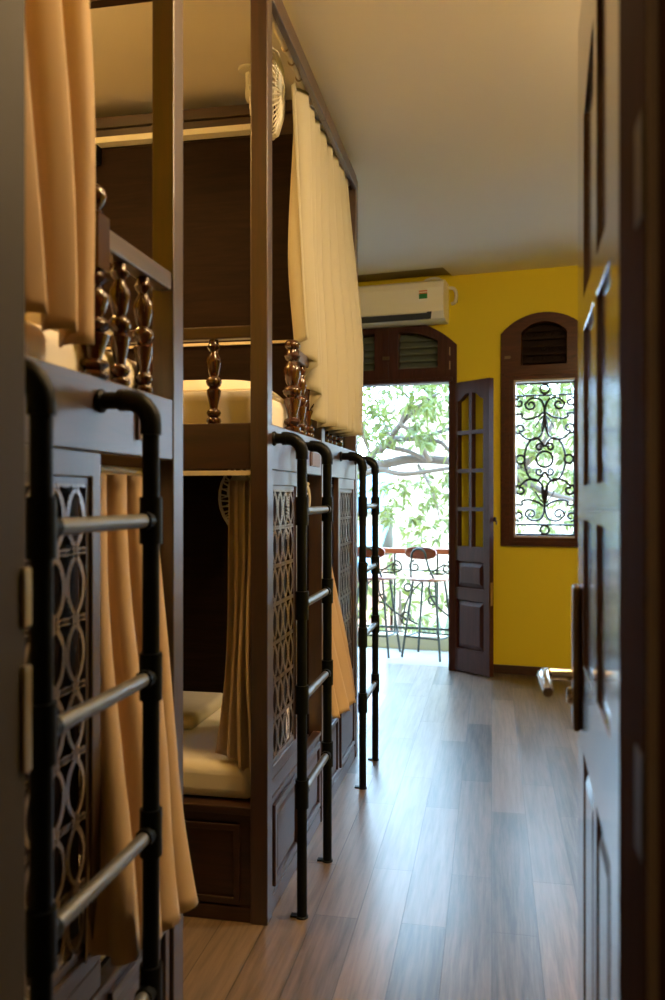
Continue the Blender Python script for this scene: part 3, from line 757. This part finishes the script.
# ------------------------------------------------------------------ fans
def fan(c, d, r, label, mount):
    """c: centre, d: facing direction"""
    d = Vector(d).normalized(); up = Vector((0, 0, 1)); s_ = d.cross(up).normalized(); u_ = s_.cross(d).normalized()
    def X_(p): return Vector(c) + s_ * p[0] + u_ * p[1] + d * p[2]
    root = empty('wall_fan', tuple(Vector(c)), label, 'fan', 'small fans inside the bunks')
    q = MB(X_)
    def ringp(rr, h, n=32): return [(rr * math.cos(2 * PI * i / n), rr * math.sin(2 * PI * i / n), h) for i in range(n)]
    for k in range(1, 4): q.tube(ringp(r * (.25 + .25 * k) if k < 3 else r, .045 if k < 3 else .02), .0018 if k < 3 else .003, 6, closed=True)
    for k in range(44):
        a = 2 * PI * k / 44; ca, sa = math.cos(a), math.sin(a)
        q.tube([(.035 * ca, .035 * sa, .055), (r * .6 * ca, r * .6 * sa, .052), (r * .92 * ca, r * .92 * sa, .036), (r * ca, r * sa, .012)], .0032, 4)
    q.build('front_guard', M['fanp'], root)
    q = MB(X_)
    q.tube(ringp(r, .0), .004, 6, closed=True)
    for k in range(30):
        a = 2 * PI * k / 30; ca, sa = math.cos(a), math.sin(a)
        q.tube([(.04 * ca, .04 * sa, -.055), (r * .8 * ca, r * .8 * sa, -.045), (r * ca, r * sa, .005)], .002, 4)
    q.build('rear_guard', M['fanp'], root)
    MB(X_).lathe((0, 0, 0), [(.012, -.02), (.03, -.015), (.034, .01), (.026, .03), (.008, .034)], 16).build('hub', M['fanp'], root, smooth=True)
    for k in range(3):
        a = 2 * PI * k / 3 + .4; q = MB(X_); vs = []
        for i in range(6):
            rr = .03 + (r * .86 - .03) * i / 5; w = .25 + .35 * math.sin(PI * (i + .8) / 6.5)
            for j in range(5):
                b_ = a + w * (-1 + 2 * j / 4) ; vs.append((rr * math.cos(b_), rr * math.sin(b_), .012 * (-1 + 2 * j / 4)))
        q.add(vs, [(i * 5 + j, i * 5 + j + 1, i * 5 + j + 6, i * 5 + j + 5) for i in range(5) for j in range(4)])
        q.build('fan_blade', M['fanp'], root, smooth=True, solid=.002)
    MB(X_).lathe((0, 0, 0), [(.02, -.075), (.03, -.07), (.032, -.045), (.03, -.04)], 20).build('motor', M['fanp'], root, smooth=True)
    m0 = X_((0, 0, -.065)); q = MB(); q.tube([m0, (m0 + Vector(mount)) / 2 , mount], .010, 8); q.lathe((mount[0], mount[1], mount[2] - .015), [(.012, -.01), (.035, 0), (.035, .012)], 16); q.build('bracket', M['fanp'], root, smooth=True)
    return root
fan((-.780, 2.80, 2.672), (.96, .13, -.05), .146, 'pale slotted fan hanging under the top of the middle bunk upper berth', (-.86, 2.83, 2.79))
fan((-.825, 2.93, 1.245), (.12, -1, -.25), .168, 'pale fan half hidden by the curtain in the middle bunk lower berth', (-.825, 3.06, 1.395))

# ------------------------------------------------------------------ ceiling lights, some added as fill (above and beside the frame)
def lamp(x, y, mat, label):
    o = empty('ceiling_light', (x, y, CH), label, 'ceiling light', 'round ceiling lights')
    MB().lathe((x, y, CH - .02), [(.135, 0), (.14, .004), (.14, .02)], 32).build('lamp_ring', M['white'], o, smooth=True)
    MB().lathe((x, y, CH - .11), [(.02, 0), (.06, .012), (.095, .035), (.115, .065), (.12, .09)], 32).build('lamp_shade', mat, o, smooth=True)
    return o
M['lampwarm'] = plain('lamp_diffuser_warm', (.9, .8, .6), .5, emis=(1, .56, .16), es=75)
M['lampaisle'] = plain('lamp_diffuser_aisle', (.9, .8, .6), .5, emis=(1, .66, .30), es=75)
lamp(.95, 2.7, M['lampfill'], 'unseen fill light added on the right side of the room behind the entrance door leaf')  # added fill, hidden by the door leaf, brightens the ceiling
lamp(.1, 1.85, M['lampaisle'], 'round warm ceiling light over the aisle just inside the entrance')
lamp(-1.7, 2.15, M['lampwarm'], 'round amber ceiling light over the gap between the bunks')
M['lampfilldim'] = plain('fill_diffuser_dim', (.9, .8, .6), .5, emis=(1, .62, .28), es=22)
lamp(-.9, -.7, M['lampfilldim'], 'unseen warm fill light added in the corridor')  # added weak fill behind the camera

# ------------------------------------------------------------------ balcony
BY = lambda u, n, z: W((u, n, z))
mb = MB(W); mb.box(-2.9, 2.6, -.90, -.10, -.12, 0); struct(mb.build('floor_balcony', M['balcfloor']))
mb = MB(W); mb.box(-2.9, 2.6, -.82, -.70, 0.0, .11); cb = struct(mb.build('trim_5', M['curb'], bevel=.004), 'low cream kerb along the balcony edge')
mb = MB(W); mb.box(-2.9, 2.6, -1.05, -.16, 2.95, 3.10); struct(mb.build('balcony_sky_blocker', M['ceil']))  # unseen slab, added to keep sky light off stools and railing
rl = empty('balcony_railing', W((-.7, -.76, .11)), 'wrought iron balcony railing with scrolls and a brown handrail', 'railing')
RN = -.76; RT = .80
q = MB(W); q.box(-2.85, 1.55, RN - .03, RN + .03, RT - .02, RT + .025); q.build('handrail', M['redwood'], rl, bevel=.006)
q = MB(W); q.box(-2.85, 1.55, RN - .008, RN + .008, .155, .175); q.build('bottom_rail', M['metalgrey'], rl)
q = MB(W); q.box(-2.85, 1.55, RN - .006, RN + .006, RT - .16, RT - .15); q.build('middle_rail', M['metalgrey'], rl)
for k in range(13):
    u = -2.75 + k * .36
    q = MB(W); q.box(u - .007, u + .007, RN - .007, RN + .007, .10, RT - .01); q.build('railing_bar', M['metalgrey'], rl)
def rsc(pts, r=.008):
    q = MB(W); q.tube([(p[0], RN, p[1]) for p in pts], r, 6); q.build('scroll', M['iron'], rl)
for k in range(10):
    c = -2.3 + k * .43 - .05
    rsc(bez([(c - .26, .20), (c - .20, .42), (c - .04, .60), (c + .10, .70)]) )
    rsc(spiral((c + .12, .665), .055, .016, PI * .5, -1.2))
    rsc(spiral((c - .22, .25), .06, .015, -PI * .5, -1.2))
    rsc(bez([(c + .30, .20), (c + .10, .30), (c - .02, .44), (c - .01, .60), (c + .10, .62)]))
    rsc([(c + .035 * math.cos(2 * PI * i / 20), .40 + .035 * math.sin(2 * PI * i / 20)) for i in range(21)])
    rsc([(c + .22 + .03 * math.cos(2 * PI * i / 20), .50 + .03 * math.sin(2 * PI * i / 20)) for i in range(21)])
    rsc(spiral((c + .28, .675), .05, .014, PI * .5, 1.2))

# bar stools
def make_stool(c):
    root = empty('bar_stool', c, None, 'bar stool', 'bar stools on the balcony')
    def X_(p): return Vector(c) + U * p[0] + N * p[1] + Vector((0, 0, p[2]))
    q = MB(X_); q.lathe((0, 0, 0), [(.150, .600), (.165, .606), (.168, .618), (.155, .628), (.02, .622)], 32)
    q.build('seat', M['seatwood'], root, smooth=True)
    for sx in (-1, 1):
        for sy in (-1, 1):
            q = MB(X_); q.tube([(sx * .095, sy * .08, .60), (sx * .165, sy * .135, .003)], .0095, 8); q.build('leg', M['metalgrey'], root)
    q = MB(X_); q.tube([(-.146, -.12, .165), (.146, -.12, .165), (.146, .12, .165), (-.146, .12, .165)], .007, 6, closed=True); q.build('footrest', M['metalgrey'], root)
    pts = [(-.105, .10, .60), (-.075, .155, .72)] + [(-.06 * math.cos(a), .17, .80 + .055 * math.sin(a)) for a in [PI * k / 8 for k in range(9)]] + [(.075, .155, .72), (.105, .10, .60)]
    q = MB(X_); q.tube(pts, .008, 8); q.build('back_frame', M['metalgrey'], root, smooth=True)
    vs = []; n = 22; q = MB(X_); prof = []
    for i in range(n):
        a = 2 * PI * i / n; cx_ = abs(math.cos(a)) ** .7 * math.copysign(1, math.cos(a)); sz_ = abs(math.sin(a)) ** .8 * math.copysign(1, math.sin(a)); prof.append((.135 * cx_, .82 + .048 * sz_))
    vs = [(p[0], .155 - .35 * p[0] ** 2 * 2, p[1]) for p in prof] + [(p[0], .140 - .35 * p[0] ** 2 * 2, p[1]) for p in prof]
    q.add(vs, [tuple(range(n)), tuple(range(2 * n - 1, n - 1, -1))] + [(i, (i + 1) % n, (i + 1) % n + n, i + n) for i in range(n)])
    q.build('backrest', M['redwood'], root, bevel=.003)
    return root
def upos(x, y):   # floor pixel -> u,n
    d = ray(x, y); k = -H / d[2]; p = Vector((d[0] * k, d[1] * k, 0)) - P0
    return p.dot(U), p.dot(N)
st = None
for k, (u, lab) in enumerate(((-1.03, 'red-backed bar stool partly hidden behind the farthest ladder'), (-.595, 'red-backed bar stool standing clear in the middle of the balcony doorway'), (-.14, 'red-backed bar stool mostly hidden behind the open balcony door leaf'))):
    c = W((u, -.42, 0))
    if st is None: st = make_stool(c); s = st
    else: s = copy_tree(st)
    s.location = c; s['label'] = lab; s.rotation_euler = (0, 0, math.radians((-6, -16, -10)[k]))

# ------------------------------------------------------------------ outside
def outside(o, label, cat, group=None): return tag(o, label, cat, group)
struct(MB().box(-14, 14, 6.95, 40, -4.2, -4.0).build('street', M['asphalt']))
# cream building
bd = empty('building', (2.0, 14, -4), 'cream building across the street behind the tree', 'building')
xl = at(393, 500, 13).x
q = MB(); q.box(xl, xl + 6.0, 13, 17, -4, 2.6); q.build('wall', M['pale_wall'], bd)
q = MB(); q.box(xl - .1, xl + 6.1, 12.9, 17.1, 2.6, 2.75); q.build('parapet', M['pale_wall'], bd)
for k in range(3):
    q = MB(); q.box(xl + .9 + k * 1.6, xl + 1.7 + k * 1.6, 12.94, 13.0, -.9, .55); w1 = q.build('shutter', M['teal'], bd)
q = MB(); q.box(xl, xl + 6, 12.85, 13, -1.35, -1.2); q.build('ledge', M['pink_wall'], bd)
b4 = empty('building', (-2.0, 13, -4), 'low pink house across the street under blue roofs', 'building')
q = MB(); q.box(-4.6, xl - .05, 11.9, 13.6, -4, .28); q.build('wall', M['pink_wall'], b4)
def corr(x0, x1, yA, zA, yB, zB, name, parent):
    q = MB(); n = int((x1 - x0) / .05); vs = []
    for i in range(n + 1):
        x = x0 + (x1 - x0) * i / n; d = .018 * math.sin(i * PI / 2)
        vs += [(x, yA, zA + d), (x, yB, zB + d)]
    q.add(vs, [(2 * i, 2 * i + 2, 2 * i + 3, 2 * i + 1) for i in range(n)])
    return q.build(name, M['blueroof'], parent, solid=.01)
corr(-4.6, xl - .08, 11.3, .18, 13.0, .78, 'lower_roof', b4)
b5 = empty('building', (-2.6, 15, -4), 'far pale house with a blue tin roof', 'building')
q = MB(); q.box(-5.5, xl - .35, 14, 17, -4, 1.1); q.build('wall', M['pale_wall'], b5)
corr(-5.6, xl - .25, 13.7, 1.02, 15.5, 1.75, 'roof', b5)

# tree
tr = empty('tree', (-3.4, 9.0, -4), 'spreading leafy street tree with a thick crossing branch beyond the railing', 'tree')
def br(pts, r0, r1, mat='bark', name='branch'):
    P = bez([tuple(p) for p in pts], 8); n = len(P)
    return MB().tube(P, [r0 + (r1 - r0) * i / (n - 1) for i in range(n)], 9).build(name, M[mat], tr, smooth=True)
TY = 9.0
br([(-3.4, 9, -4), (-3.2, 9.0, -2), at(300, 545, TY), at(345, 485, TY)], .28, .12, name='trunk')
br([at(345, 485, TY), at(366, 468, TY), at(385, 464, TY - .1), at(415, 459, TY), at(470, 463, TY + .1), at(530, 470, TY + .3)], .065, .04)
br([at(348, 480, TY), at(372, 455, TY), at(392, 440, TY), at(420, 438, TY + .1), at(460, 425, TY + .1)], .05, .02)
br([at(388, 447, TY), at(410, 452, TY - .1), at(430, 462, TY - .1)], .03, .02)
br([at(380, 452, TY), at(400, 425, TY - .2), at(420, 405, TY - .3), at(440, 392, TY - .3)], .04, .01)
br([at(430, 461, TY - .2), at(420, 445, TY - .3), at(413, 432, TY - .3), at(401, 424, TY - .3), at(406, 410, TY - .3), at(412, 402, TY - .3), at(402, 390, TY - .3), at(398, 370, TY - .3)], .03, .012, 'twig')
br([at(418, 465, TY), at(432, 490, TY - .2), at(440, 520, TY - .2)], .02, .008, 'twig')
br([at(520, 470, TY + .3), at(545, 440, TY), at(560, 400, TY)], .04, .012)
br([at(500, 466, TY + .3), at(540, 490, TY), at(575, 500, TY)], .05, .02)
br([at(352, 478, TY - .3), at(380, 470, TY - .3), at(405, 474, TY - .4), at(450, 468, TY - .4)], .04, .02)
br([at(372, 458, TY - .2), at(362, 430, TY - .3), at(372, 405, TY - .4), at(366, 385, TY - .4)], .018, .008, 'twig')
br([at(420, 440, TY + .1), at(440, 442, TY), at(452, 452, TY), at(470, 448, TY)], .03, .015)
br([at(392, 441, TY), at(384, 420, TY), at(395, 408, TY), at(386, 392, TY)], .016, .007, 'twig')
lf = MB()
def leafcluster(c, n, ln, droop=.5):
    ax = Vector((R.uniform(-1, 1), R.uniform(-1, 1), R.uniform(-.6, .6))).normalized()
    for k in range(n):
        d = (ax * R.uniform(.1, .9) + Vector((R.uniform(-1, 1), R.uniform(-1, 1), R.uniform(-1, .5)))).normalized()
        d = (d + Vector((0, 0, -droop * R.random()))).normalized()
        l_ = ln * R.uniform(.7, 1.25); w = l_ * .11
        s_ = d.cross(Vector((R.uniform(-1, 1), R.uniform(-1, 1), R.uniform(-1, 1)))).normalized()
        c0 = c + d * .01; m_ = c0 + d * l_ * .5 + Vector((0, 0, .01)); e = c0 + d * l_ - Vector((0, 0, .02))
        q3 = c0 + d * l_ * .22
        lf.add([tuple(c0), tuple(q3 + s_ * w * .8), tuple(m_ + s_ * w), tuple(e), tuple(m_ - s_ * w), tuple(q3 - s_ * w * .8)], [(0, 1, 2, 3, 4, 5)])
def fill(x0, x1, y0, y1, n, ln=.20, Ya=8.2, Yb=10.4, prob=None):
    for _ in range(n):
        x, y = R.uniform(x0, x1), R.uniform(y0, y1)
        if prob and R.random() > prob(x, y): continue
        leafcluster(at(x, y, R.uniform(Ya, Yb)), R.randint(7, 12), ln)
# dense crown, thinner to the middle; more leaves toward the window side
fill(355, 460, 370, 445, 120, .13)
fill(345, 460, 430, 460, 10, .13)
fill(372, 395, 485, 520, 10, .15)
fill(395, 455, 470, 545, 62, .12)
fill(425, 470, 370, 430, 30, .14)
fill(500, 600, 360, 480, 190, .14)
fill(500, 600, 470, 560, 80, .14)
fill(250, 360, 300, 520, 90, .15)
fill(340, 620, 250, 370, 140, .15)
lf.build('foliage', M['leaf'], tr)
# shrubs behind the railing
sh = empty('shrub', at(392, 640, 8.4) * 1.0, 'loose green shrub rising behind the railing scrolls', 'shrub')
lf = MB(); fill(360, 450, 560, 640, 26, .17, 7.8, 8.8); lf.build('foliage', M['leaf'], sh)
base = at(400, 650, 8.3); MB().tube([(base.x, base.y, -4), (base.x + .05, base.y, -1.5), tuple(base), tuple(at(400, 590, 8.3))], [.05, .04, .03, .012], 8).build('stem', M['bark'], sh)
sp_ = empty('spiky_plant', at(442, 655, 7.6), 'dark spiky plant behind the railing beside the open door leaf', 'plant')
q = MB(); c = at(443, 655, 7.6)
for k in range(34):
    a = R.uniform(0, 2 * PI); el2 = R.uniform(.3, 1.35); d = Vector((math.cos(a) * math.cos(el2), math.sin(a) * math.cos(el2), math.sin(el2))); l_ = R.uniform(.38, .6)
    s_ = d.cross(Vector((0, 0, 1))).normalized(); w = .016
    b0 = c; m_ = c + d * l_ * .5 ; e = c + d * l_ - Vector((0, 0, .05))
    q.add([tuple(b0 - s_ * w * .6), tuple(b0 + s_ * w * .6), tuple(m_ + s_ * w), tuple(e), tuple(m_ - s_ * w)], [(0, 1, 2, 3, 4)])
q.build('leaves', leafmat('spiky_leaf', (.05, .08, .05), (.18, .22, .16)), sp_)
MB().tube([(c.x, c.y, -4), (c.x, c.y, -1), tuple(c)], [.06, .05, .03], 8).build('stem', M['bark'], sp_)

# ------------------------------------------------------------------ world
w = bpy.data.worlds.new('World'); scn.world = w; w.use_nodes = True; nt = w.node_tree
bg = nt.nodes['Background']; tc = nt.nodes.new('ShaderNodeTexCoord'); sx = nt.nodes.new('ShaderNodeSeparateXYZ')
rp = nt.nodes.new('ShaderNodeValToRGB'); L(nt, tc.outputs['Generated'], sx.inputs['Vector'])
mr = nt.nodes.new('ShaderNodeMapRange'); mr.inputs['From Min'].default_value = -1; mr.inputs['From Max'].default_value = 1
L(nt, sx.outputs['Z'], mr.inputs['Value']); L(nt, mr.outputs['Result'], rp.inputs['Fac'])
e = rp.color_ramp.elements; e[0].position = .46; e[0].color = (.30, .30, .28, 1); e[1].position = .52; e[1].color = (.50, .74, 1, 1)
n3 = e.new(.9); n3.color = (.42, .70, 1, 1)
L(nt, rp.outputs['Color'], bg.inputs['Color']); bg.inputs['Strength'].default_value = 16.0

# portals in the two openings help the daylight through
for (ua, ub, za, zb) in ((DU0 + .06, DU1 - .06, 0, 2.08), (iu0, iu1, .965, 2.075), (iu0 + 1.08, iu1 + 1.08, .965, 2.075)):
    ld = bpy.data.lights.new('daylight_portal', 'AREA'); ld.shape = 'RECTANGLE'; ld.size = ub - ua; ld.size_y = zb - za
    ld.cycles.is_portal = True
    lo = bpy.data.objects.new('daylight_portal', ld); COL.objects.link(lo); lo.location = W(((ua + ub) / 2, -.14, (za + zb) / 2))
    lo.rotation_euler = (PI / 2, 0, math.atan2(U.y, U.x)) if False else Matrix((U, Vector((0, 0, 1)), -N)).transposed().to_euler()
# ------------------------------------------------------------------ camera
cd = bpy.data.cameras.new('camera'); cam = bpy.data.objects.new('camera', cd); COL.objects.link(cam)
cam.location = (0, 0, H); cam.rotation_euler = (PI / 2, 0, YAW)
cd.sensor_fit = 'VERTICAL'; cd.sensor_height = 36; cd.sensor_width = 24; cd.lens = 36 * F / 1000
cd.shift_y = (HY - 500) / 1000.0
cd.clip_start = .02; cd.clip_end = 200
cd.dof.use_dof = True; cd.dof.focus_distance = 3.2; cd.dof.aperture_fstop = 3.2
scn.camera = cam
vs_ = scn.view_settings; scn.display_settings.display_device = 'sRGB'
vs_.view_transform = 'Standard'; vs_.look = 'None'; vs_.gamma = 1; vs_.use_curve_mapping = False; vs_.exposure = 0.9
try:
    scn.cycles.use_denoising = True
    scn.cycles.max_bounces = 10; scn.cycles.diffuse_bounces = 5; scn.cycles.transparent_max_bounces = 12
    scn.cycles.sample_clamp_indirect = 6
except Exception: pass
for o in bpy.data.objects:
    if 'w0' in o: del o['w0']
